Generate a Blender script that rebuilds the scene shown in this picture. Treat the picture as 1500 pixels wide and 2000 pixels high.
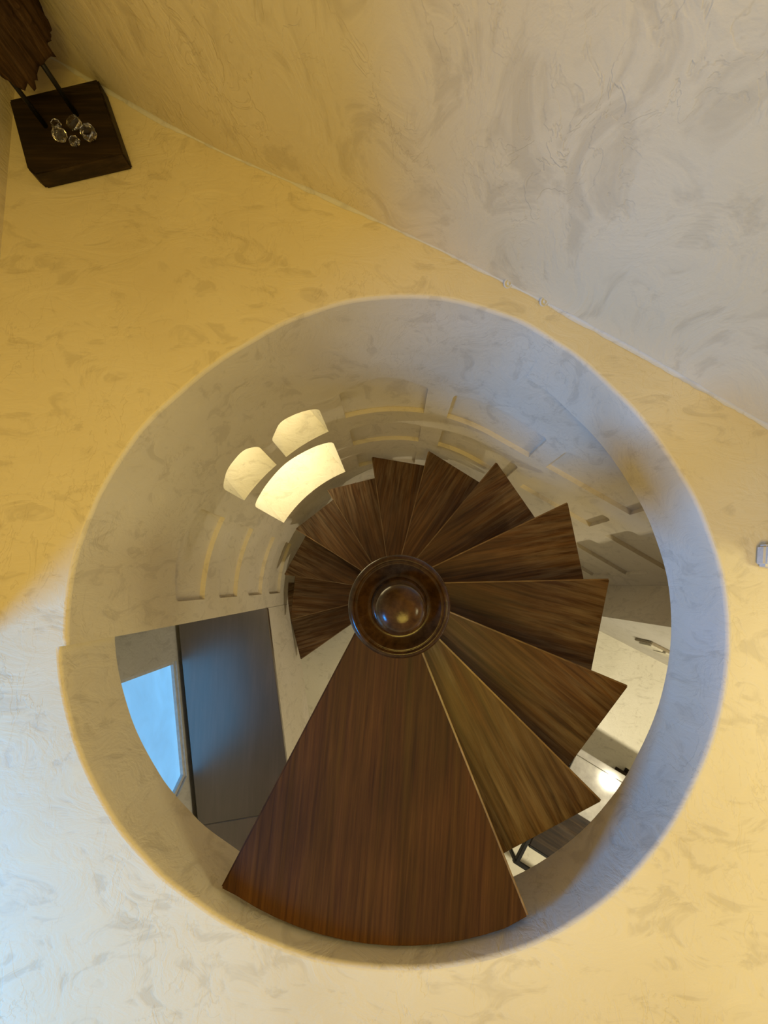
import bpy, bmesh, math, random
from mathutils import Vector, Matrix
from mathutils.geometry import delaunay_2d_cdt

for o in list(bpy.data.objects):
    bpy.data.objects.remove(o)
SC = bpy.context.scene
COL = SC.collection
rad = math.radians

# ------------------------------------------------------------------ camera, world, light, exposure
cam_d = bpy.data.cameras.new('camera')
cam_d.sensor_fit = 'VERTICAL'; cam_d.sensor_height = 32.0
cam_d.lens = 950.0 / 2000.0 * 32.0
cam_d.clip_start = 0.01; cam_d.clip_end = 50
cam = bpy.data.objects.new('camera', cam_d); COL.objects.link(cam)
cam.matrix_world = Matrix.Translation((-0.01445, 0.04602, 1.13824)) @ (
    Matrix.Rotation(0.14661, 4, 'X') @ Matrix.Rotation(0.01717, 4, 'Y'))
SC.camera = cam

SC.view_settings.view_transform = 'Standard'
SC.view_settings.look = 'None'
SC.view_settings.gamma = 1.0
SC.view_settings.use_curve_mapping = False
SC.view_settings.exposure = 0.22

world = bpy.data.worlds.new('world'); SC.world = world
world.use_nodes = True
world.node_tree.nodes['Background'].inputs[0].default_value = (1.0, 0.78, 0.42, 1)
world.node_tree.nodes['Background'].inputs[1].default_value = 0.33


def area(name, loc, target, size, size_y, power, color, spread=180):
    d = bpy.data.lights.new(name, 'AREA')
    d.shape = 'RECTANGLE'; d.size = size; d.size_y = size_y
    d.energy = power; d.color = color; d.spread = rad(spread)
    o = bpy.data.objects.new(name, d); COL.objects.link(o)
    o.location = loc
    o.rotation_euler = (Vector(target) - Vector(loc)).to_track_quat('-Z', 'Y').to_euler()
    return o


# daylight from the window at the foot of the landing, warm lamps of the upper room
area('window_daylight', (-2.20, -1.14, 0.85), (-0.90, -0.60, -0.10), 0.60, 0.55, 37, (0.01, 0.34, 1.0), 125)
area('ceiling_lamp', (0.22, -0.85, 2.25), (-0.3, 0.5, 0.0), 0.8, 0.8, 25.5, (1.0, 0.69, 0.12))
area('side_room_lamp', (1.95, -0.17, 1.15), (0.5, -0.5, 0.0), 0.6, 0.5, 12.5, (1.0, 0.92, 0.50))


# ------------------------------------------------------------------ materials
def new_mat(name):
    m = bpy.data.materials.new(name); m.use_nodes = True
    nt = m.node_tree
    return m, nt, nt.nodes['Principled BSDF']


def N(nt, kind, **kw):
    n = nt.nodes.new(kind)
    for k, v in kw.items():
        if k in n.inputs.keys() if hasattr(n.inputs, 'keys') else False:
            n.inputs[k].default_value = v
        else:
            setattr(n, k, v)
    return n


def noise(nt, vec, scale, detail=5, rough=0.55, dist=0.0):
    n = nt.nodes.new('ShaderNodeTexNoise')
    n.inputs['Scale'].default_value = scale; n.inputs['Detail'].default_value = detail
    n.inputs['Roughness'].default_value = rough; n.inputs['Distortion'].default_value = dist
    nt.links.new(vec, n.inputs['Vector'])
    return n.outputs['Fac']


def ramp(nt, fac, stops):
    r = nt.nodes.new('ShaderNodeValToRGB')
    e = r.color_ramp.elements
    while len(e) < len(stops): e.new(0.5)
    for k, (p, c) in enumerate(stops):
        e[k].position = p; e[k].color = (*c, 1) if len(c) == 3 else c
    nt.links.new(fac, r.inputs['Fac'])
    return r.outputs['Color']


def mixc(nt, fac, a, b, mode='MIX'):
    n = nt.nodes.new('ShaderNodeMix'); n.data_type = 'RGBA'; n.blend_type = mode
    for s, v in ((n.inputs[0], fac), (n.inputs[6], a), (n.inputs[7], b)):
        if hasattr(v, 'is_linked'): nt.links.new(v, s)
        else: s.default_value = v if not isinstance(v, tuple) else (*v, 1)
    return n.outputs[2]


def math_n(nt, op, a, b):
    n = nt.nodes.new('ShaderNodeMath'); n.operation = op
    for s, v in ((n.inputs[0], a), (n.inputs[1], b)):
        if hasattr(v, 'is_linked'): nt.links.new(v, s)
        else: s.default_value = v
    return n.outputs[0]


def mapped(nt, vec, scale, rot=(0, 0, 0)):
    m = nt.nodes.new('ShaderNodeMapping')
    m.inputs['Scale'].default_value = scale; m.inputs['Rotation'].default_value = rot
    nt.links.new(vec, m.inputs['Vector'])
    return m.outputs['Vector']


def plaster(name, base, dark, light, rough=0.55, bump=1.0, scale=1.0, spec=0.3, stretch=(1, 1, 1)):
    m, nt, b = new_mat(name)
    pos = nt.nodes.new('ShaderNodeNewGeometry').outputs['Position']
    pos = mapped(nt, pos, stretch)
    v1 = mapped(nt, pos, (1.0, 1.9, 0.8), (0.3, 0.2, 0.9))
    v2 = mapped(nt, pos, (2.2, 1.0, 1.4), (0.1, 0.5, -0.6))
    big = noise(nt, pos, 1.7 * scale, 3, 0.5, 0.4)
    tro = noise(nt, v1, 7 * scale, 4, 0.62, 1.6)
    tro2 = noise(nt, v2, 9 * scale, 4, 0.6, 0.7)
    grit = noise(nt, pos, 50 * scale, 4, 0.75)
    c = ramp(nt, big, [(0.3, dark), (0.5, base), (0.72, light)])
    flecks = ramp(nt, tro, [(0.36, (0.70, 0.68, 0.66)), (0.46, (1, 1, 1)), (0.60, (1, 1, 1)), (0.75, (1.10, 1.09, 1.07))])
    c = mixc(nt, 0.42, c, flecks, 'MULTIPLY')
    veins = ramp(nt, tro2, [(0.478, (1, 1, 1)), (0.497, (0.72, 0.69, 0.65)), (0.51, (1.06, 1.05, 1.03)), (0.55, (1, 1, 1))])
    mask = ramp(nt, noise(nt, pos, 2.7 * scale, 3, 0.5, 0.8), [(0.42, (0, 0, 0)), (0.62, (1, 1, 1))])
    veinc = mixc(nt, mask, (1.0, 1.0, 1.0), veins)
    c = mixc(nt, 0.4, c, veinc, 'MULTIPLY')
    nt.links.new(c, b.inputs['Base Color'])
    rr = ramp(nt, tro, [(0.3, (rough - .12,) * 3), (0.7, (rough + .15,) * 3)])
    nt.links.new(rr, b.inputs['Roughness'])
    b.inputs['Specular IOR Level'].default_value = spec
    step = ramp(nt, tro2, [(0.485, (0, 0, 0)), (0.515, (1, 1, 1))])
    stepm = mixc(nt, mask, (0.5, 0.5, 0.5), step)
    h = math_n(nt, 'ADD', math_n(nt, 'MULTIPLY', tro, 2.2), math_n(nt, 'MULTIPLY', stepm, 0.28))
    h = math_n(nt, 'ADD', h, math_n(nt, 'MULTIPLY', grit, 0.30))
    bp = nt.nodes.new('ShaderNodeBump'); bp.inputs['Strength'].default_value = 0.55 * bump
    bp.inputs['Distance'].default_value = 0.006
    nt.links.new(h, bp.inputs['Height']); nt.links.new(bp.outputs['Normal'], b.inputs['Normal'])
    return m


def wood(name, dark, mid, light, wear=0.5, rough=0.38, grain=1.0, axis=0, spec=0.24, ends=False):
    m, nt, b = new_mat(name)
    co = nt.nodes.new('ShaderNodeTexCoord').outputs['Object']
    rnd = nt.nodes.new('ShaderNodeObjectInfo').outputs['Random']
    add = nt.nodes.new('ShaderNodeVectorMath'); add.operation = 'ADD'
    cmb = nt.nodes.new('ShaderNodeCombineXYZ')
    for k in range(3):
        nt.links.new(math_n(nt, 'MULTIPLY', rnd, 7.0 + 5 * k), cmb.inputs[k])
    nt.links.new(co, add.inputs[0]); nt.links.new(cmb.outputs[0], add.inputs[1])
    v = add.outputs[0]
    s = [38 * grain, 38 * grain, 38 * grain]; s[axis] = 1.6
    g = noise(nt, mapped(nt, v, tuple(s)), 2.2, 6, 0.62, 0.3)
    s2 = [9 * grain, 9 * grain, 9 * grain]; s2[axis] = 0.9
    g2 = noise(nt, mapped(nt, v, tuple(s2)), 1.6, 4, 0.5, 0.8)
    s3 = [52, 52, 52]; s3[axis] = 4.0
    wn = noise(nt, mapped(nt, v, tuple(s3)), 1.0, 5, 0.65, 0.5)
    big = noise(nt, v, 4.0, 3, 0.5, 0.3)
    c = ramp(nt, g, [(0.28, dark), (0.5, mid), (0.75, light)])
    tone = ramp(nt, rnd, [(0.0, (0.74, 0.74, 0.74)), (1.0, (1.22, 1.22, 1.22))])
    c = mixc(nt, 1.0, c, tone, 'MULTIPLY')
    c = mixc(nt, 0.55, c, ramp(nt, g2, [(0.3, (0.62, 0.60, 0.58)), (0.7, (1.3, 1.25, 1.2))]), 'MULTIPLY')
    c = mixc(nt, 0.6, c, ramp(nt, noise(nt, v, 2.6, 3, 0.5, 0.6), [(0.35, (0.62, 0.58, 0.56)), (0.65, (1.35, 1.32, 1.25))]), 'MULTIPLY')
    if wear > 0:
        wm = math_n(nt, 'MULTIPLY', ramp(nt, wn, [(0.5, (0, 0, 0)), (0.72, (1, 1, 1))]),
                    ramp(nt, big, [(0.4, (0, 0, 0)), (0.65, (1, 1, 1))]))
        if ends:      # feet have scuffed the outer ends of the treads
            sx = nt.nodes.new('ShaderNodeSeparateXYZ'); nt.links.new(co, sx.inputs[0])
            en = ramp(nt, sx.outputs[0], [(0.30, (0, 0, 0)), (0.62, (1, 1, 1))])
            st_ = ramp(nt, wn, [(0.42, (0, 0, 0)), (0.66, (1, 1, 1))])
            wm = math_n(nt, 'MAXIMUM', math_n(nt, 'MULTIPLY', wm, 0.5), math_n(nt, 'MULTIPLY', en, st_))
        c = mixc(nt, math_n(nt, 'MULTIPLY', wm, wear), c, (0.26, 0.18, 0.105))
    nt.links.new(c, b.inputs['Base Color'])
    nt.links.new(ramp(nt, g2, [(0.3, (rough - .08,) * 3), (0.7, (rough + .12,) * 3)]), b.inputs['Roughness'])
    b.inputs['Specular IOR Level'].default_value = spec
    bp = nt.nodes.new('ShaderNodeBump'); bp.inputs['Strength'].default_value = 0.18
    bp.inputs['Distance'].default_value = 0.002
    nt.links.new(g, bp.inputs['Height']); nt.links.new(bp.outputs['Normal'], b.inputs['Normal'])
    return m


def plain(name, col, rough=0.5, metal=0.0, spec=0.5, var=0.12, scale=40):
    m, nt, b = new_mat(name)
    pos = nt.nodes.new('ShaderNodeTexCoord').outputs['Object']
    n = noise(nt, pos, scale, 4, 0.6)
    c = ramp(nt, n, [(0.3, tuple(x * (1 - var) for x in col)), (0.7, tuple(min(1, x * (1 + var)) for x in col))])
    nt.links.new(c, b.inputs['Base Color'])
    b.inputs['Roughness'].default_value = rough; b.inputs['Metallic'].default_value = metal
    b.inputs['Specular IOR Level'].default_value = spec
    return m


def glow(name, col, strength, var=0.06, scale=4):
    m, nt, b = new_mat(name)
    pos = nt.nodes.new('ShaderNodeNewGeometry').outputs['Position']
    n = noise(nt, pos, scale, 4, 0.55, 0.6)
    c = ramp(nt, n, [(0.3, tuple(x * (1 - var) for x in col)), (0.7, tuple(x * (1 + var) for x in col))])
    b.inputs['Base Color'].default_value = (0.2, 0.2, 0.2, 1)
    nt.links.new(c, b.inputs['Emission Color']); b.inputs['Emission Strength'].default_value = strength
    b.inputs['Roughness'].default_value = 0.2
    return m


M_FLOOR = plaster('ochre_floor_plaster', (0.71, 0.61, 0.40), (0.65, 0.545, 0.34), (0.75, 0.655, 0.46), 0.6, 0.4, 1.0, 0.18)
M_WALL = plaster('upper_wall_plaster', (0.66, 0.575, 0.41), (0.60, 0.515, 0.355), (0.70, 0.62, 0.47), 0.7, 0.8, 0.8, 0.2)
M_WELL = plaster('stairwell_plaster', (0.67, 0.60, 0.485), (0.62, 0.545, 0.425), (0.71, 0.64, 0.545), 0.65, 0.5, 1.2, 0.2)
M_LOW = plaster('lower_floor_plaster', (0.66, 0.62, 0.50), (0.60, 0.56, 0.44), (0.70, 0.66, 0.55), 0.35, 0.35, 1.3, 0.4)
M_LWALL = plaster('lower_wall_plaster', (0.62, 0.59, 0.53), (0.58, 0.55, 0.48), (0.66, 0.63, 0.58), 0.6, 0.5, 1.2, 0.2)
M_TREAD = wood('tread_wood', (0.030, 0.0120, 0.0034), (0.074, 0.032, 0.009), (0.138, 0.066, 0.021), 0.5, 0.40, ends=True)
M_NOSE = wood('worn_highlight_nosing_wood', (0.13, 0.075, 0.035), (0.20, 0.125, 0.062), (0.28, 0.19, 0.10), 0.0, 0.35)  # paler than the treads: edge highlight put into the colour, plus wear
M_LAND = wood('top_tread_wood', (0.036, 0.0110, 0.0018), (0.068, 0.0245, 0.0040), (0.105, 0.042, 0.008), 0.0, 0.55, 1.25, spec=0.15)
M_TURN = wood('turned_wood', (0.024, 0.010, 0.0035), (0.050, 0.023, 0.008), (0.085, 0.041, 0.015), 0.0, 0.20, 0.7, 2)
M_COUNTER = wood('counter_wood', (0.034, 0.018, 0.016), (0.062, 0.034, 0.030), (0.095, 0.056, 0.050), 0.0, 0.40, 0.8, 1, 1.0)
for _m in (M_COUNTER,):
    _b = _m.node_tree.nodes['Principled BSDF']
    _b.inputs['Coat Weight'].default_value = 1.0; _b.inputs['Coat Roughness'].default_value = 0.30; _b.inputs['Coat IOR'].default_value = 2.4
M_BLOCK = wood('dark_block_wood', (0.008, 0.0045, 0.002), (0.018, 0.010, 0.004), (0.045, 0.027, 0.010), 0.2, 0.6, 0.7, 0)
M_DRIFT = wood('driftwood', (0.012, 0.006, 0.0025), (0.042, 0.022, 0.009), (0.10, 0.058, 0.027), 0.25, 0.85, 1.0, 2, 0.15)
M_IRON = plain('black_iron', (0.012, 0.011, 0.010), 0.45, 0.6)
M_STONE = plain('polished_grey_stone', (0.38, 0.36, 0.33), 0.06, 0.0, 0.6, 0.25, 14)
M_PLATE = plain('bronze_plate', (0.30, 0.25, 0.17), 0.4, 0.5)
M_ROCKER = plain('cream_plastic', (0.62, 0.58, 0.46), 0.4)
M_WHITE = plain('white_paint', (0.62, 0.62, 0.62), 0.4)
M_SKYPANE = glow('frosted_blue_pane', (0.145, 0.45, 0.80), 0.92, 0.10, 5)
M_WARMPANE = glow('warm_lit_pane', (1.0, 0.86, 0.54), 4.5, 0.04, 4)
M_LAMP = glow('lamp_disc', (1.0, 0.86, 0.62), 30, 0.02, 4)

m, nt, b = new_mat('clear_crystal'); M_CRYSTAL = m
b.inputs['Base Color'].default_value = (0.93, 0.90, 0.82, 1); b.inputs['Roughness'].default_value = 0.08
b.inputs['Transmission Weight'].default_value = 1.0; b.inputs['IOR'].default_value = 1.5
_n = noise(nt, nt.nodes.new('ShaderNodeTexCoord').outputs['Object'], 60, 3)
_bp = nt.nodes.new('ShaderNodeBump'); _bp.inputs['Strength'].default_value = 0.3; _bp.inputs['Distance'].default_value = 0.002
nt.links.new(_n, _bp.inputs['Height']); nt.links.new(_bp.outputs['Normal'], b.inputs['Normal'])


# ------------------------------------------------------------------ mesh helpers
def obj(name, verts, faces, mats, parent=None, smooth=False, fm=None, loc=None, rot=None, label=None):
    me = bpy.data.meshes.new(name)
    me.from_pydata([tuple(v) for v in verts], [], faces)
    for mm in (mats if isinstance(mats, (list, tuple)) else [mats]): me.materials.append(mm)
    if fm:
        for p, k in zip(me.polygons, fm): p.material_index = k
    if smooth:
        for p in me.polygons: p.use_smooth = True
    me.update()
    o = bpy.data.objects.new(name, me); COL.objects.link(o)
    if parent: o.parent = parent
    if loc is not None: o.location = loc
    if rot is not None: o.rotation_euler = rot
    if label: o['label'] = label
    return o


def from_bm(name, bm, mat, parent=None, smooth=False, loc=None, rot=None, label=None):
    bmesh.ops.recalc_face_normals(bm, faces=bm.faces[:])
    me = bpy.data.meshes.new(name); bm.to_mesh(me); bm.free()
    me.materials.append(mat)
    if smooth:
        for p in me.polygons: p.use_smooth = True
    o = bpy.data.objects.new(name, me); COL.objects.link(o)
    if parent: o.parent = parent
    if loc is not None: o.location = loc
    if rot is not None: o.rotation_euler = rot
    if label: o['label'] = label
    return o


def empty(name, loc=(0, 0, 0), rot=(0, 0, 0)):
    o = bpy.data.objects.new(name, None); COL.objects.link(o)
    o.location = loc; o.rotation_euler = rot; o.empty_display_size = 0.1
    return o


def tag(o, label, cat=None, group=None, kind=None):
    o['label'] = label
    if cat: o['category'] = cat
    if group: o['group'] = group
    if kind: o['kind'] = kind
    return o


def prism_bm(poly, z0, z1, bevel=0.0, seg=2):
    bm = bmesh.new()
    lo = [bm.verts.new((x, y, z0)) for x, y in poly]
    hi = [bm.verts.new((x, y, z1)) for x, y in poly]
    bm.faces.new(lo[::-1]); bm.faces.new(hi)
    n = len(poly)
    for k in range(n):
        bm.faces.new((lo[k], lo[(k + 1) % n], hi[(k + 1) % n], hi[k]))
    bmesh.ops.recalc_face_normals(bm, faces=bm.faces[:])
    if bevel:
        bmesh.ops.bevel(bm, geom=bm.edges[:], offset=bevel, segments=seg, affect='EDGES', clamp_overlap=True)
    return bm


def box_bm(sx, sy, sz, bevel=0.0, seg=2):
    return prism_bm([(-sx / 2, -sy / 2), (sx / 2, -sy / 2), (sx / 2, sy / 2), (-sx / 2, sy / 2)], -sz / 2, sz / 2, bevel, seg)


def tube_bm(p0, p1, r, n=10):
    p0, p1 = Vector(p0), Vector(p1)
    q = (p1 - p0).to_track_quat('Z', 'Y').to_matrix()
    bm = bmesh.new(); rings = []
    for p in (p0, p1):
        rings.append([bm.verts.new(p + q @ Vector((r * math.cos(a), r * math.sin(a), 0)))
                      for a in [2 * math.pi * k / n for k in range(n)]])
    for k in range(n):
        bm.faces.new((rings[0][k], rings[0][(k + 1) % n], rings[1][(k + 1) % n], rings[1][k]))
    bm.faces.new(rings[0][::-1]); bm.faces.new(rings[1])
    return bm


def lathe(name, prof, mat, parent, n=64, loc=None, label=None):
    verts, faces = [], []
    for r, z in prof:
        for k in range(n):
            a = 2 * math.pi * k / n
            verts.append((r * math.cos(a), r * math.sin(a), z))
    for i in range(len(prof) - 1):
        for k in range(n):
            k2 = (k + 1) % n
            faces.append((i * n + k, i * n + k2, (i + 1) * n + k2, (i + 1) * n + k))
    return obj(name, verts, faces, mat, parent, True, loc=loc, label=label)


def inside(pt, poly):
    x, y = pt; c = False; n = len(poly)
    for k in range(n):
        x0, y0 = poly[k]; x1, y1 = poly[(k + 1) % n]
        if (y0 > y) != (y1 > y) and x < (x1 - x0) * (y - y0) / (y1 - y0) + x0: c = not c
    return c


def dense(poly, step):
    out = []
    for k in range(len(poly)):
        a, b = poly[k], poly[(k + 1) % len(poly)]
        d = math.hypot(b[0] - a[0], b[1] - a[1]); n = max(1, int(math.ceil(d / step)))
        for i in range(n): out.append((a[0] + (b[0] - a[0]) * i / n, a[1] + (b[1] - a[1]) * i / n))
    return out


def tess(outline, holes, sx, sy, near=0.006):
    """triangulate outline minus holes, with a grid of inner points"""
    pts, edges = [], []
    for poly in [outline] + holes:
        k0 = len(pts)
        pts += [Vector(p) for p in poly]
        edges += [(k0 + i, k0 + (i + 1) % len(poly)) for i in range(len(poly))]
    bnd = [tuple(p) for p in pts]
    xs = [p[0] for p in outline]; ys = [p[1] for p in outline]
    cells = {}
    for p in bnd: cells.setdefault((round(p[0] / near), round(p[1] / near)), 1)
    x = min(xs) + sx / 2
    while x < max(xs):
        y = min(ys) + sy / 2
        while y < max(ys):
            key = (round(x / near), round(y / near))
            if not any((key[0] + a, key[1] + c) in cells for a in (-1, 0, 1) for c in (-1, 0, 1)):
                if inside((x, y), outline) and not any(inside((x, y), h) for h in holes):
                    pts.append(Vector((x, y)))
            y += sy
        x += sx
    v, e, f, _, _, _ = delaunay_2d_cdt(pts, edges, [], 0, 1e-6)
    out = []
    for t in f:
        c = (sum(v[i][0] for i in t) / len(t), sum(v[i][1] for i in t) / len(t))
        if inside(c, outline) and not any(inside(c, h) for h in holes): out.append(tuple(t))
    return [tuple(p) for p in v], out


# ------------------------------------------------------------------ the well: measured plan
R0 = 0.752
ZF = -2.52            # lower floor
SLAB = 0.222
LIP = 0.010
RT = [(-173.5, .784), (-169.6, .784), (-157.7, .780), (-144.1, .774), (-133.6, .766), (-123.1, .756), (-108.4, .747), (-90, .742),
      (-80.1, .743), (-67.4, .747), (-52.6, .746), (-41.5, .743), (-31, .739), (-19.1, .741), (-5.9, .743), (2.8, .743),
      (15.9, .737), (28.8, .731), (43.8, .733), (56.8, .746), (68, .759), (83, .766), (97.5, .763), (109.8, .753),
      (121.2, .743), (134.4, .743), (148.9, .755), (163.7, .763), (173.1, .768), (187.2, .768)]
JAMB = 187.2          # where the round wall ends on the left


def rim_r(t):
    """radius of the opening at polar angle t (deg, -172.8 .. 187.2)"""
    if t <= RT[0][0]: return RT[0][1]
    for (a, ra), (c, rc) in zip(RT, RT[1:]):
        if a <= t <= c:
            k = (t - a) / (c - a); k = k * k * (3 - 2 * k)
            return ra + (rc - ra) * k
    return RT[-1][1]


def pol(r, t, z=None):
    x, y = r * math.cos(rad(t)), r * math.sin(rad(t))
    return (x, y) if z is None else (x, y, z)


angs = [-172.8 + 1.5 * k for k in range(240)]
hole = [pol(rim_r(t) + LIP, t) for t in angs] + [pol(rim_r(JAMB) + LIP, JAMB - 0.01)]
ang2 = angs + [JAMB - 0.01]
HX, HY = 3.2, 3.2
outer = dense([(-HX, -HY), (HX, -HY), (HX, HY), (-HX, HY)], 0.4)
v2, f2 = tess(outer, [hole], 0.35, 0.35, 0.05)
verts = [(x, y, 0.0) for x, y in v2]; faces = list(f2); fm = [0] * len(f2)
# the lip, the rim of the slab, the underside
k0 = len(verts); nA = len(ang2)
prof = [(LIP, 0.0), (LIP * .62, -LIP * .08), (LIP * .29, -LIP * .29), (LIP * .08, -LIP * .62), (0, -LIP), (0, -0.05), (0, -0.10), (0, -0.16), (0, -SLAB)]
for dr, z in prof:
    for t in ang2: verts.append(pol(rim_r(t) + dr, t, z))
for i in range(len(prof) - 1):
    for k in range(nA):
        k2 = (k + 1) % nA
        if i >= 4 and 59 < (ang2[k] + 0.75) < 187: continue     # the round wall takes over here
        faces.append((k0 + i * nA + k, k0 + i * nA + k2, k0 + (i + 1) * nA + k2, k0 + (i + 1) * nA + k))
        fm.append(0 if i < 1 else 1)
v3, f3 = tess(outer, [[pol(rim_r(t) + (0.035 if 59 < t < 186.5 else 0), t) for t in ang2]], 0.35, 0.35, 0.05)
k1 = len(verts)
verts += [(x, y, -SLAB) for x, y in v3]
faces += [tuple(k1 + i for i in f[::-1]) for f in f3]; fm += [1] * len(f3)
floor = obj('floor', verts, faces, [M_FLOOR, M_WELL], fm=fm)
for p in floor.data.polygons:
    if p.material_index == 1 or p.index >= len(f2): p.use_smooth = True
for p in list(floor.data.polygons)[-len(f3):]: p.use_smooth = False
tag(floor, 'yellow ochre trowelled plaster floor with a round stairwell opening', kind='structure')

# ------------------------------------------------------------------ stairwell wall (round, then straight) with niches
S_ARC = R0 * rad(JAMB - 59.0)
T59 = Vector(pol(R0, 59.0)); D59 = Vector((math.sin(rad(59)), -math.cos(rad(59))))
S_END = S_ARC + 1.174


def th2s(t): return R0 * rad(JAMB - t)


def path(s):
    """point and outward normal on the plan of the wall"""
    if s <= S_ARC:
        t = JAMB - math.degrees(s / R0)
        n = Vector(pol(1, t)); return n * R0, n, t
    return T59 + D59 * (s - S_ARC), Vector(pol(1, 59.0)), 59.0


def wall_pt(s, z, d=0.0):
    p, n, t = path(s)
    k = max(0.0, min(1.0, (z + 0.40) / 0.38)); k = k * k * (3 - 2 * k)
    extra = (rim_r(t) - R0) * k * (1.0 if s <= S_ARC else max(0, 1 - (s - S_ARC) / 0.05))
    q = p + n * (d + extra)
    return (q.x, q.y, z)


def niche(s0, s1, zt, zb, arch=0.0, rc=0.03):
    """outline in (s, z): square foot, rounded shoulders, slightly arched head"""
    w = s1 - s0
    pts = [(s0, zb), (s1, zb)]
    def top(u): return zt + arch * (1 - (2 * u - 1) ** 2)
    for k in range(5):
        a = k / 4 * math.pi / 2
        s = s1 - rc + rc * math.cos(a); pts.append((s, top((s1 - rc - s0) / w) - rc + rc * math.sin(a)))
    for k in range(1, 8):
        u = (1 - k / 8) * (w - 2 * rc) / w + rc / w
        pts.append((s0 + u * w, top(u)))
    for k in range(5):
        a = math.pi / 2 + k / 4 * math.pi / 2
        s = s0 + rc + rc * math.cos(a); pts.append((s, top(rc / w) - rc + rc * math.sin(a)))
    out = []
    for p in pts:
        if not out or math.hypot(p[0] - out[-1][0], p[1] - out[-1][1]) > 1e-4: out.append(p)
    return dense(out, 0.025)


rows = [(-0.545, -0.79), (-0.95, -1.195), (-1.37, -1.635), (-1.80, -2.09)]
cols = [(th2s(181.2), th2s(156.0), 0.05), (th2s(106.0), th2s(81.2), 0.09), (th2s(73.9), S_ARC + .176, 0.03),
        (S_ARC + .254, S_ARC + .632, 0.0), (S_ARC + .716, S_ARC + 1.055, 0.0)]
niches = []
for ci, (a, c, arch) in enumerate(cols):
    for ri, (zt, zb) in enumerate(rows):
        niches.append(niche(a, c, zt, zb, arch if ri == 0 else min(arch, 0.025)))
ws = [th2s(t) for t in (148.5, 132.9, 128.9, 112.6)]


def win_poly(pts): return dense(pts, 0.025)


def rnd_poly(pts, radii):
    """round the corners of a polygon"""
    out = []; n = len(pts)
    for k in range(n):
        p = Vector(pts[k]); a = Vector(pts[k - 1]); c = Vector(pts[(k + 1) % n]); r = radii[k]
        if r <= 0: out.append(tuple(p)); continue
        p0 = p + (a - p).normalized() * r; p1 = p + (c - p).normalized() * r
        for i in range(5):
            u = i / 4; out.append(tuple(p0 * (1 - u) ** 2 + p * 2 * u * (1 - u) + p1 * u * u))
    return out


WIN = [
    win_poly(rnd_poly([(ws[0], -.880), (ws[1], -.893), (ws[1], -.605), (th2s(136.5), -.535), (th2s(143.5), -.545), (ws[0], -.615)],
                      [0, 0, .03, .03, .03, .03])),
    win_poly(rnd_poly([(ws[2], -.893), (ws[3], -.880), (ws[3], -.600), (th2s(117.5), -.560), (th2s(124), -.545), (ws[2], -.640)],
                      [0, 0, .03, .03, .03, .02])),
    win_poly(rnd_poly([(ws[0], -1.637), (ws[3], -1.640), (ws[3], -1.025), (th2s(119), -.985), (th2s(130.5), -.950), (th2s(141), -.985), (ws[0], -1.025)],
                      [0, 0, .04, .02, .05, .02, .04])),
]
dom = dense([(0, ZF), (S_END, ZF), (S_END, -SLAB), (S_ARC, -SLAB), (S_ARC, -LIP), (0, -LIP)], 0.025)
v2, f2 = tess(dom, niches + WIN, 0.03, 0.045, 0.008)
wv = [wall_pt(s, z) for s, z in v2]; wf = [f[::-1] for f in f2]
for (sa, da, za) in ((0.0, 0.14, -SLAB), (S_END, 0.10, -SLAB)):        # the ends of the wall have thickness
    k0 = len(wv)
    wv += [wall_pt(sa, za), wall_pt(sa, za, da), wall_pt(sa, ZF, da), wall_pt(sa, ZF)]
    wf.append((k0, k0 + 1, k0 + 2, k0 + 3))
wall_well = obj('wall_stairwell', wv, wf, M_WELL, smooth=True)
tag(wall_well, 'greige plastered round stairwell wall with rows of shallow arched niches', kind='structure')
ND = 0.020
for poly in niches:
    v2, f2 = tess(poly, [], 0.03, 0.045, 0.008)
    n0 = len(poly)
    verts = [wall_pt(s, z, ND) for s, z in v2]; faces = [f[::-1] for f in f2]
    k0 = len(verts)
    verts += [wall_pt(s, z, 0) for s, z in poly] + [wall_pt(s, z, ND) for s, z in poly]
    for k in range(n0):
        k2 = (k + 1) % n0
        faces.append((k0 + k, k0 + k2, k0 + n0 + k2, k0 + n0 + k))
    o = obj('niche_panel', verts, faces, M_WELL, wall_well)
    for p in list(o.data.polygons)[:len(f2)]: p.use_smooth = True

# the three openings of the lit window, straight reveals through the thick wall
win1 = empty('window_1', (*path(th2s(130.5))[0], -1.64))
tag(win1, 'three-light arched window opening glowing warm cream in the stairwell wall', kind='structure')
NC = Vector((*pol(1, 130.5), 0)); WD = 0.30
off = Vector(win1.location)
for poly in WIN:
    n0 = len(poly)
    a = [Vector(wall_pt(s, z, 0)) for s, z in poly]
    far = max(p.dot(NC) for p in a) + WD
    bk = [p + NC * (far - p.dot(NC)) for p in a]
    verts = [p - off for p in a + bk]
    faces = [(k, (k + 1) % n0, n0 + (k + 1) % n0, n0 + k) for k in range(n0)]
    obj('reveal', verts, faces, M_LOW, win1)
    obj('pane', [p - NC * 0.004 - off for p in bk], [tuple(range(n0))], M_WARMPANE, win1)


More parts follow.
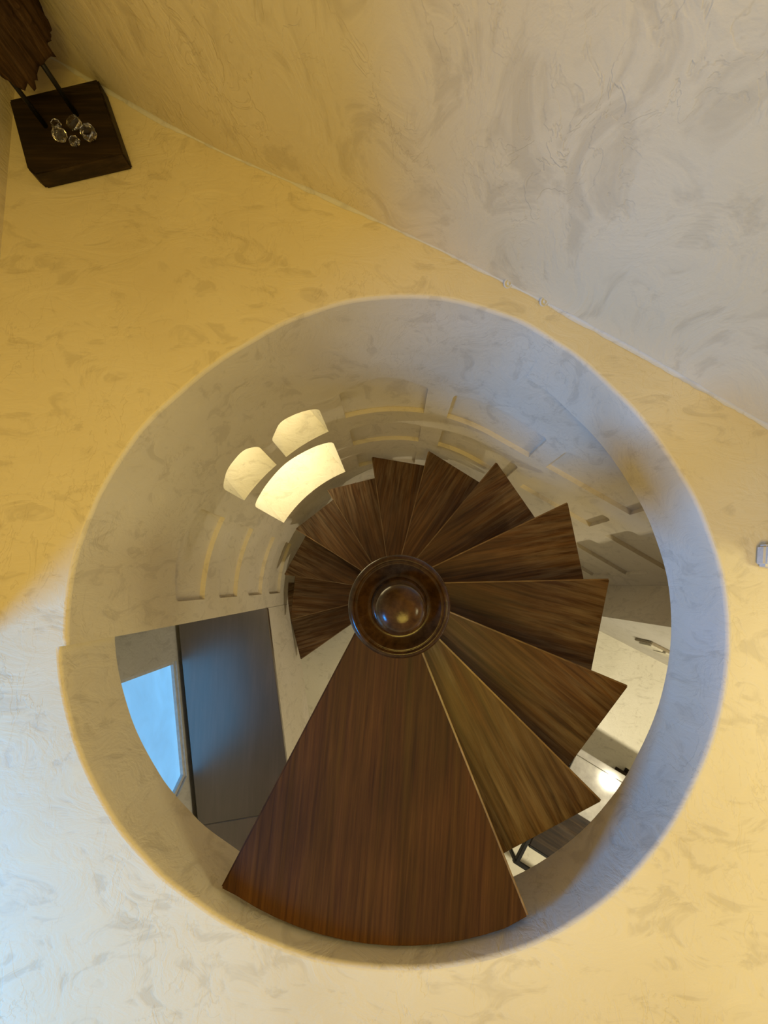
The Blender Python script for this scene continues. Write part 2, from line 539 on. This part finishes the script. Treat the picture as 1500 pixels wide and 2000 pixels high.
# ------------------------------------------------------------------ upper room walls
def strip_wall(name, pts, z0, z1, mat, label, step=0.15, thick=0.0):
    pl = []
    for a, c in zip(pts, pts[1:]):
        n = max(1, int(math.hypot(c[0] - a[0], c[1] - a[1]) / step))
        pl += [(a[0] + (c[0] - a[0]) * i / n, a[1] + (c[1] - a[1]) * i / n) for i in range(n)]
    pl.append(pts[-1])
    verts = [(x, y, z0) for x, y in pl] + [(x, y, z1) for x, y in pl]; n = len(pl)
    faces = [(k, k + 1, n + k + 1, n + k) for k in range(n - 1)]
    o = obj(name, verts, faces, mat, smooth=True)
    if thick:
        md = o.modifiers.new('solid', 'SOLIDIFY'); md.thickness = thick; md.offset = -1
    return tag(o, label, kind='structure')


BACK = [(-1.075, 1.568), (-.948, 1.484), (-.788, 1.378), (-.626, 1.274), (-.461, 1.182), (-.184, 1.046), (.109, .893), (.351, .756), (.595, .609), (.885, .422), (1.02, .335)]
strip_wall('wall_back', BACK, 0.0, 2.6, M_WALL, 'beige trowelled plaster wall rising above the stairwell opening')
strip_wall('wall_left', [(-1.065, 1.60), (-1.050, 1.301), (-1.042, 1.082), (-1.036, .917), (-1.030, .80), (-1.02, -.13)], 0.0, 2.6, M_WALL,
           'shaded plaster wall along the left edge behind the sculpture')
wr = from_bm('wall_right', prism_bm([(.872, .10), (1.6, .02), (1.6, .36), (.99, .36), (.93, .36)], 0.0, 2.6, 0.01, 2), M_WALL)
tag(wr, 'plastered wall end at the right edge of the landing', kind='structure')
pb = from_bm('plinth_block', prism_bm([(.818, .088), (.86, .080), (.875, .135), (.826, .137)], 0.0, 0.03, 0.006, 2), M_LWALL, wr)

# rough plaster fillet where floor and wall meet
random.seed(4)
pl = []
for a, c in zip(BACK, BACK[1:]):
    n = max(1, int(math.hypot(c[0] - a[0], c[1] - a[1]) / 0.012))
    pl += [(a[0] + (c[0] - a[0]) * i / n, a[1] + (c[1] - a[1]) * i / n) for i in range(n)]
verts, faces = [], []
w = 0.010
for k, (x, y) in enumerate(pl):
    w += random.uniform(-.0022, .0022); w = min(max(w, .003), .009)
    d = Vector((pl[min(k + 1, len(pl) - 1)][0] - pl[max(k - 1, 0)][0], pl[min(k + 1, len(pl) - 1)][1] - pl[max(k - 1, 0)][1])).normalized()
    nrm = Vector((d.y, -d.x))
    if nrm.y > 0: nrm = -nrm
    for i in range(4):
        a = i / 3 * math.pi / 2
        q = Vector((x, y)) + nrm * w * (1 - math.sin(a) + .02)
        verts.append((q.x, q.y, w * (1 - math.cos(a)) + .0005))
for k in range(len(pl) - 1):
    for i in range(3):
        faces.append((k * 4 + i, k * 4 + i + 1, k * 4 + 5 + i, k * 4 + 4 + i))
tr = obj('trim_1', verts, faces, M_LWALL, smooth=True)
tag(tr, 'thin rough plaster fillet along the foot of the back wall', kind='structure')
for (x, y) in ((.277, .797), (.365, .747)):
    verts, faces = [], []
    n = 20; profl = [(.0125, 0), (.0125, .004), (.010, .0065), (.008, .003), (.0055, .003), (.004, .006), (0.0005, .007)]
    for r, z in profl:
        for k in range(n):
            a = 2 * math.pi * k / n; verts.append((r * math.cos(a), r * math.sin(a), z))
    for i in range(len(profl) - 1):
        for k in range(n): faces.append((i * n + k, i * n + (k + 1) % n, (i + 1) * n + (k + 1) % n, (i + 1) * n + k))
    obj('plaster_blister', verts, faces, M_LWALL, tr, True, loc=(x, y, 0.004), rot=(0.7, 0.25, 0))

# ------------------------------------------------------------------ lower room shell
lf = obj('floor_lower', [(-HX, -HY, ZF), (HX, -HY, ZF), (HX, HY, ZF), (-HX, HY, ZF)], [(0, 1, 2, 3)], M_LOW)
tag(lf, 'cream polished plaster floor of the room below', kind='structure')
# nook face and white wall on the right of the lower room
PA, PB, PC = (1.393, .040), (1.200, -.138), (3.2, -1.165)
strip_wall('wall_nook', [PA, PB], ZF, -SLAB, M_WELL, 'shaded grey wall face at the end of the stairwell wall')
strip_wall('wall_lower_right', [PB, PC], ZF, -SLAB, M_LWALL, 'white plaster wall with a switch plate in the room below')
strip_wall('wall_lower_front', [(-HX, -HY), (HX, -HY)], ZF, -SLAB, M_LWALL, 'plain far wall of the room below', 1.0)
strip_wall('wall_lower_side', [(HX, -HY), (HX, HY), (-HX, HY), (-HX, -HY)], ZF, -SLAB, M_LWALL, 'plain outer walls of the room below', 1.0)

# switch plate on the white wall
wd = (Vector(PC) - Vector(PB)).normalized(); wn = Vector((-abs(wd.y), -abs(wd.x))).normalized()
ang = math.atan2(wd.y, wd.x)
c = Vector(PB) + wd * 0.395
sw = empty('switch_plate', (c.x, c.y, -1.83), (0, 0, ang))
tag(sw, 'bronze switch plate with two cream rockers on the lower white wall', 'switch')
from_bm('plate', box_bm(.20, .016, .20, .004), M_PLATE, sw, loc=(0, -.008, 0))
for dx in (-.045, .045):
    from_bm('rocker', box_bm(.074, .014, .14, .003), M_ROCKER, sw, loc=(dx, -.018, 0))

# window wall on the left of the lower room, above the wooden counter
WA, WB = Vector((-1.275, -.155)), Vector((-1.075, -1.40))
wdir = (WB - WA).normalized(); wnor = Vector((-wdir.y, wdir.x))      # towards the room
if wnor.x < 0: wnor = -wnor
LW = (WB - WA).length + 0.6
u0, u1 = 0.235, 0.905
z0, z1 = -1.690, -0.62
frame2 = [(-.30, ZF), (LW, ZF), (LW, -SLAB), (-.30, -SLAB)]


def lw(u, z, d=0.0):
    q = WA + wdir * u - wnor * d
    return (q.x, q.y, z)


winhole = [(u0, z0), (u1 - .05, z0), (u1, z0 + .12), (u1, z1), (u0, z1)]
v2, f2 = tess(dense(frame2, .3), [winhole], 0.4, 0.4, 0.05)
wl = obj('wall_lower_left', [lw(u, z) for u, z in v2], f2, M_LWALL)
tag(wl, 'grey plaster wall around the blue window in the room below', kind='structure')
win2 = empty('window_2', lw(.57, z0))
tag(win2, 'frosted pale blue daylight window above the dark wooden counter', kind='structure')
o2 = Vector(win2.location); n0 = len(winhole)


def lwo(u, z, d): return Vector(lw(u, z, d)) - o2


cu, cz = (u0 + u1) / 2, (z0 + z1) / 2
inn = [(u + (0.016 if u < cu else -0.016), z + (0.016 if z < cz else -0.016)) for u, z in winhole]
vv = [lwo(u, z, 0) for u, z in winhole] + [lwo(u, z, .03) for u, z in winhole]
obj('reveal', vv, [(k, (k + 1) % n0, n0 + (k + 1) % n0, n0 + k) for k in range(n0)], M_WHITE, win2)
vv = [lwo(u, z, .012) for u, z in winhole] + [lwo(u, z, .012) for u, z in inn] + [lwo(u, z, .03) for u, z in inn]
ff = []
for k in range(n0):
    k2 = (k + 1) % n0
    ff += [(k, k2, n0 + k2, n0 + k), (n0 + k, n0 + k2, 2 * n0 + k2, 2 * n0 + k)]
obj('window_frame', vv, ff, M_WHITE, win2)
obj('pane', [lwo(u, z, .028) for u, z in winhole], [tuple(range(n0))], M_SKYPANE, win2)

# counter: plaster base and wooden top
FA, FB = Vector((-.752, -.02)), Vector((-.530, -1.36))
cd = (FB - FA).normalized(); cn = Vector((cd.y, -cd.x))
if cn.x > 0: cn = -cn
CT = -1.70
ct = empty('counter', (FA.x, FA.y, ZF))
tag(ct, 'low counter with dark glossy wooden top on a plaster base below the blue window', 'counter')
ca = math.atan2(cd.y, cd.x)


def cl(u, d):
    q = FA + cd * u + cn * d
    return (q.x, q.y)


def cpoly(ua, ub, da, db): return [cl(ua, da), cl(ub, da), cl(ub, db), cl(ua, db)]


def shift(poly, o): return [(x - o[0], y - o[1]) for x, y in poly]


from_bm('base', prism_bm(shift([cl(.076, .006), cl(2.4, .006), cl(2.4, .50), cl(.064, .50)], FA), 0.0, CT - ZF - .036, 0), M_WELL, ct)
from_bm('top_board', prism_bm(shift([cl(.076, -.004), cl(1.165, -.004), cl(1.165, .512), cl(.064, .512)], FA), CT - ZF - .035, CT - ZF, .003), M_COUNTER, ct)
from_bm('top_board', prism_bm(shift(cpoly(1.168, 2.4, -.004, .512), FA), CT - ZF - .038, CT - ZF - .004, .003), M_COUNTER, ct)

# ------------------------------------------------------------------ spiral staircase
st = empty('spiral_staircase', (0, 0, ZF))
tag(st, 'spiral staircase of dark brown wedge treads winding down around a turned post', 'staircase')
H = 0.19; Z1 = -0.048; TH = 0.036
TR = {  # tread: radius and angle of its nosing corner, direction and offset of the nosing line
    2: (.741, -44.0, -44.5), 3: (.757, -20.3, -22.2), 4: (.760, 4.9, 1.4), 5: (.787, 28.3, 25.4), 6: (.743, 52.4, 50.0),
    7: (.714, 76.7, 75.2), 8: (.726, 99.8, 98.4), 9: (.690, 123.8, 121.8), 10: (.703, 148.1, 148.1), 11: (.706, 171.6, 171.4),
    12: (.714, 195.3, 194.2), 13: (.803, 216.1, 214.8)}
for n in range(1, 14):
    z = Z1 - H * (n - 1) - ZF
    if n == 1:
        ctr = -94.5
        nc = Vector((.283, -.673)); bc = Vector((-.397, -.625))
        ned = Vector(pol(1, -68.0)); bed = (bc - Vector((-.107, -.074))).normalized()
        arc = [pol(.736, t) for t in [-119.5 + 4 * k for k in range(13)]]
        poly = [tuple(nc - ned * .70), tuple(bc - bed * .66), tuple(bc)] + arc + [tuple(nc)]
    else:
        r, t, e = TR[n]
        wdt = {13: 40}.get(n, 38.5)
        ctr = t - wdt / 2
        nc = Vector(pol(r, t)); ned = Vector(pol(1, e))
        bc = Vector(pol(r * .995, t - wdt)); tb = Vector(pol(1, t - wdt)); pr = Vector((tb.y, -tb.x))
        ib = tb * .03 + pr * .045
        poly = [tuple(nc - ned * (r - .02)), tuple(ib), tuple(bc), tuple(nc)]
    rot = Matrix.Rotation(-rad(ctr), 2)
    lp = [tuple(rot @ Vector(p)) for p in poly]
    bm = prism_bm(lp, -TH, 0, 0.0032, 2)
    tr_o = from_bm('tread', bm, M_LAND if n == 1 else M_TREAD, st, loc=(0, 0, z), rot=(0, 0, rad(ctr)),
                   label='wide top tread' if n == 1 else None)
    # rounded front edge: paler strip paints in the edge highlight along with wear
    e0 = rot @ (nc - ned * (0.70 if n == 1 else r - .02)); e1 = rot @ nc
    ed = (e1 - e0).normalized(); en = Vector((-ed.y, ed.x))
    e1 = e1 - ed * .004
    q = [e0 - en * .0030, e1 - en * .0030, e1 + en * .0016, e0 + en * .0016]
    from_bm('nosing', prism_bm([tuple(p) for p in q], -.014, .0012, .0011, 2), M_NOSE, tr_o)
lathe('newel_post', [(.0005, 0), (.085, 0), (.085, .06), (.070, .08), (.070, -ZF - .06), (.078, -ZF - .045), (.0780, -ZF + .012)], M_TURN, st, 48)
cp = -ZF
fin = [(.0005, .012), (.078, .012), (.082, .03), (.094, .045), (.104, .058), (.1085, .074), (.1085, .088), (.106, .099), (.100, .106), (.0955, .107), (.0935, .103),
       (.0915, .1035), (.089, .105), (.086, .103), (.079, .096), (.070, .090), (.062, .0885), (.0585, .091), (.0585, .099), (.0565, .107), (.053, .112), (.048, .113), (.040, .114),
       (.034, .122), (.031, .140), (.030, .170), (.033, .192), (.0400, .206), (.0450, .222), (.0462, .236), (.0448, .250), (.0405, .263), (.0340, .272), (.0270, .277), (.0200, .2795),
       (.0120, .281), (.0004, .2815)]
lathe('finial', [(r, z + cp) for r, z in fin], M_TURN, st, 72, label='glossy turned wooden newel cap with round knob')

# ------------------------------------------------------------------ driftwood sculpture on its block
sc = empty('driftwood_sculpture', (-.868, 1.215, 0))
tag(sc, 'weathered driftwood log on two iron rods standing on a dark square wooden block', 'sculpture')
so = Vector((-.868, 1.215))
bpoly = [(-.930, 1.080), (-.705, 1.137), (-.792, 1.362), (-1.022, 1.302), (-.951, 1.098)]
bmk = prism_bm(shift(bpoly, so), 0.0, .050, .004, 2)
from_bm('block', bmk, M_BLOCK, sc)
for (x, y) in ((-.914, 1.219), (-.836, 1.251)):
    from_bm('rod', tube_bm((x - so.x, y - so.y, .048), (x - so.x, y - so.y, .205), .0060, 12), M_IRON, sc, True)
random.seed(7)
nl, nz = 96, 44
ph = [random.uniform(0, 6.28) for _ in range(12)]
verts, faces = [], []
lc = Vector((-.906, 1.302)) - so
for j in range(nz + 1):
    u = j / nz
    for k in range(nl):
        a = 2 * math.pi * k / nl
        zb = .178 + .014 * math.sin(3 * a + ph[0]) + .007 * math.sin(7 * a + ph[1]) + .004 * math.sin(17 * a + ph[2]) + .003 * math.sin(29 * a + ph[3])
        z = zb + (0.66 - zb) * u
        r = .094 + .006 * math.sin(2 * a + ph[4]) + .006 * math.sin(5 * a + ph[5] + 1.5 * u) + .004 * math.sin(11 * a + ph[6] + 2 * u) \
            + .0045 * math.sin(23 * a + ph[7] + 3 * u) + .004 * math.sin(37 * a + ph[8] - 2 * u) + .003 * math.sin(31 * a + 40 * u)
        r *= (1 - .04 * math.exp(-u * 14)) * (1 + .05 * math.sin(4 * u + 1))
        dk = math.hypot(math.remainder(a + .55, 2 * math.pi) * .09, z - .275)     # knot
        r += .006 * math.exp(-(dk / .03) ** 2) * math.cos(dk * 320)
        verts.append((lc.x + r * math.cos(a), lc.y + r * 1.0 * math.sin(a), z))
for j in range(nz):
    for k in range(nl): faces.append((j * nl + k, j * nl + (k + 1) % nl, (j + 1) * nl + (k + 1) % nl, (j + 1) * nl + k))
faces.append(tuple(range(nl))[::-1]); faces.append(tuple(nz * nl + k for k in range(nl)))
obj('log', verts, faces, M_DRIFT, sc, True)


# glass crystals lying on the block
def crystal(x, y, r, h, tilt, az, label, sides=7, seed=1):
    random.seed(seed)
    bm = bmesh.new()
    rings = []
    for rr, z in ((.70, -h / 2), (1.0, -h * .22), (1.0, h * .22), (.72, h / 2)):
        rings.append([bm.verts.new((r * rr * math.cos(2 * math.pi * k / sides + .2) * random.uniform(.93, 1.07),
                                    r * rr * math.sin(2 * math.pi * k / sides + .2) * random.uniform(.93, 1.07), z)) for k in range(sides)])
    for a, c2 in zip(rings, rings[1:]):
        for k in range(sides): bm.faces.new((a[k], a[(k + 1) % sides], c2[(k + 1) % sides], c2[k]))
    bm.faces.new(rings[0][::-1]); bm.faces.new(rings[-1])
    rot = Matrix.Rotation(az, 4, 'Z') @ Matrix.Rotation(tilt, 4, 'X')
    bmesh.ops.transform(bm, matrix=rot, verts=bm.verts[:])
    lo = min(v.co.z for v in bm.verts)
    o = from_bm('crystal', bm, M_CRYSTAL, loc=(x, y, .0503 - lo))
    return tag(o, label, 'crystal', 'crystals on the sculpture block')


crystal(-.862, 1.176, .0165, .026, .55, 2.6, 'tilted clear crystal with a bright streak at the front of the cluster', 8, 3)
crystal(-.790, 1.183, .0195, .024, .30, .4, 'largest round clear crystal at the right end of the cluster', 9, 5)
crystal(-.830, 1.212, .0150, .030, 1.2, 2.1, 'elongated clear crystal lying at the back of the cluster', 6, 8)
crystal(-.879, 1.213, .0125, .017, .2, 1.0, 'small dull crystal nearest the left iron rod', 7, 11)
crystal(-.8275, 1.164, .0130, .016, .15, .2, 'low dark clear crystal in the middle of the cluster', 7, 13)

# ------------------------------------------------------------------ table in the lower room
TE = Vector((.862, -.507)).normalized(); TL = Vector((-.507, -.862)).normalized()
TA = Vector((.995, -.845)); TZ = -1.75
tb = empty('side_table', (TA.x, TA.y, ZF), (0, 0, math.atan2(TE.y, TE.x)))
tag(tb, 'black metal framed table with polished grey stone top, partly hidden below the treads', 'table')
hh = TZ - ZF     # local: x along the back edge, y = -depth
DT, WT = .70, 1.05


def tbox(name, x0, x1, d0, d1, za, zb, mat, bev=.002):
    return from_bm(name, prism_bm([(x0, -d1), (x1, -d1), (x1, -d0), (x0, -d0)], za, zb, bev), mat, tb)


tbox('stone_top', .034, WT, .034, .30, hh - .018, hh, M_STONE)
tbox('back_edge_strip', -.012, WT, -.006, .030, hh - .02, hh + .001, M_STONE, .003)
tbox('side_edge_strip', -.012, .004, .032, .30, hh - .02, hh + .001, M_STONE, .003)
tbox('rail', .006, .026, .032, DT - .012, hh - .035, hh - .004, M_IRON)
tbox('rail', 0, WT, DT - .020, DT, hh - .035, hh - .008, M_IRON)
tbox('rail', .03, WT, .012, .03, hh - .045, hh - .022, M_IRON)
for x in (.004, WT - .022):
    for d in (.012, DT - .020):
        tbox('leg', x, x + .018, d, d + .018, 0, hh - .03, M_IRON)
tbox('shelf_board', .10, WT - .03, .12, DT - .085, hh - .17, hh - .15, M_BLOCK)
tbox('shelf_edge', .10, WT - .03, DT - .083, DT - .072, hh - .175, hh - .148, M_IRON)

blk = empty('wooden_block', (1.575, -1.245, ZF), (0, 0, -.53))
tag(blk, 'small dark brown wooden block on the lower floor beside the stone table', 'block')
from_bm('board', box_bm(.075, .03, .05, .003), M_BLOCK, blk, loc=(0, 0, .025))
from_bm('upright', box_bm(.014, .03, .04, .002), M_BLOCK, blk, loc=(.031, .028, .02))

# ceiling downlight of the lower room: seen as the glint on the stone top
dl = empty('ceiling_light', (1.81, -1.59, -SLAB))
tag(dl, 'round recessed downlight in the ceiling of the room below', 'light')
lathe('ring', [(.05, -.001), (.066, -.001), (.068, -.006), (.062, -.010), (.05, -.008), (.05, -.001)], M_WHITE, dl, 32)
ld = bpy.data.lights.new('downlight', 'AREA'); ld.shape = 'DISK'; ld.size = .065; ld.energy = 40; ld.color = (1.0, .90, .64)
lo_ = bpy.data.objects.new('downlight', ld); COL.objects.link(lo_); lo_.location = (1.81, -1.59, -SLAB - .004)
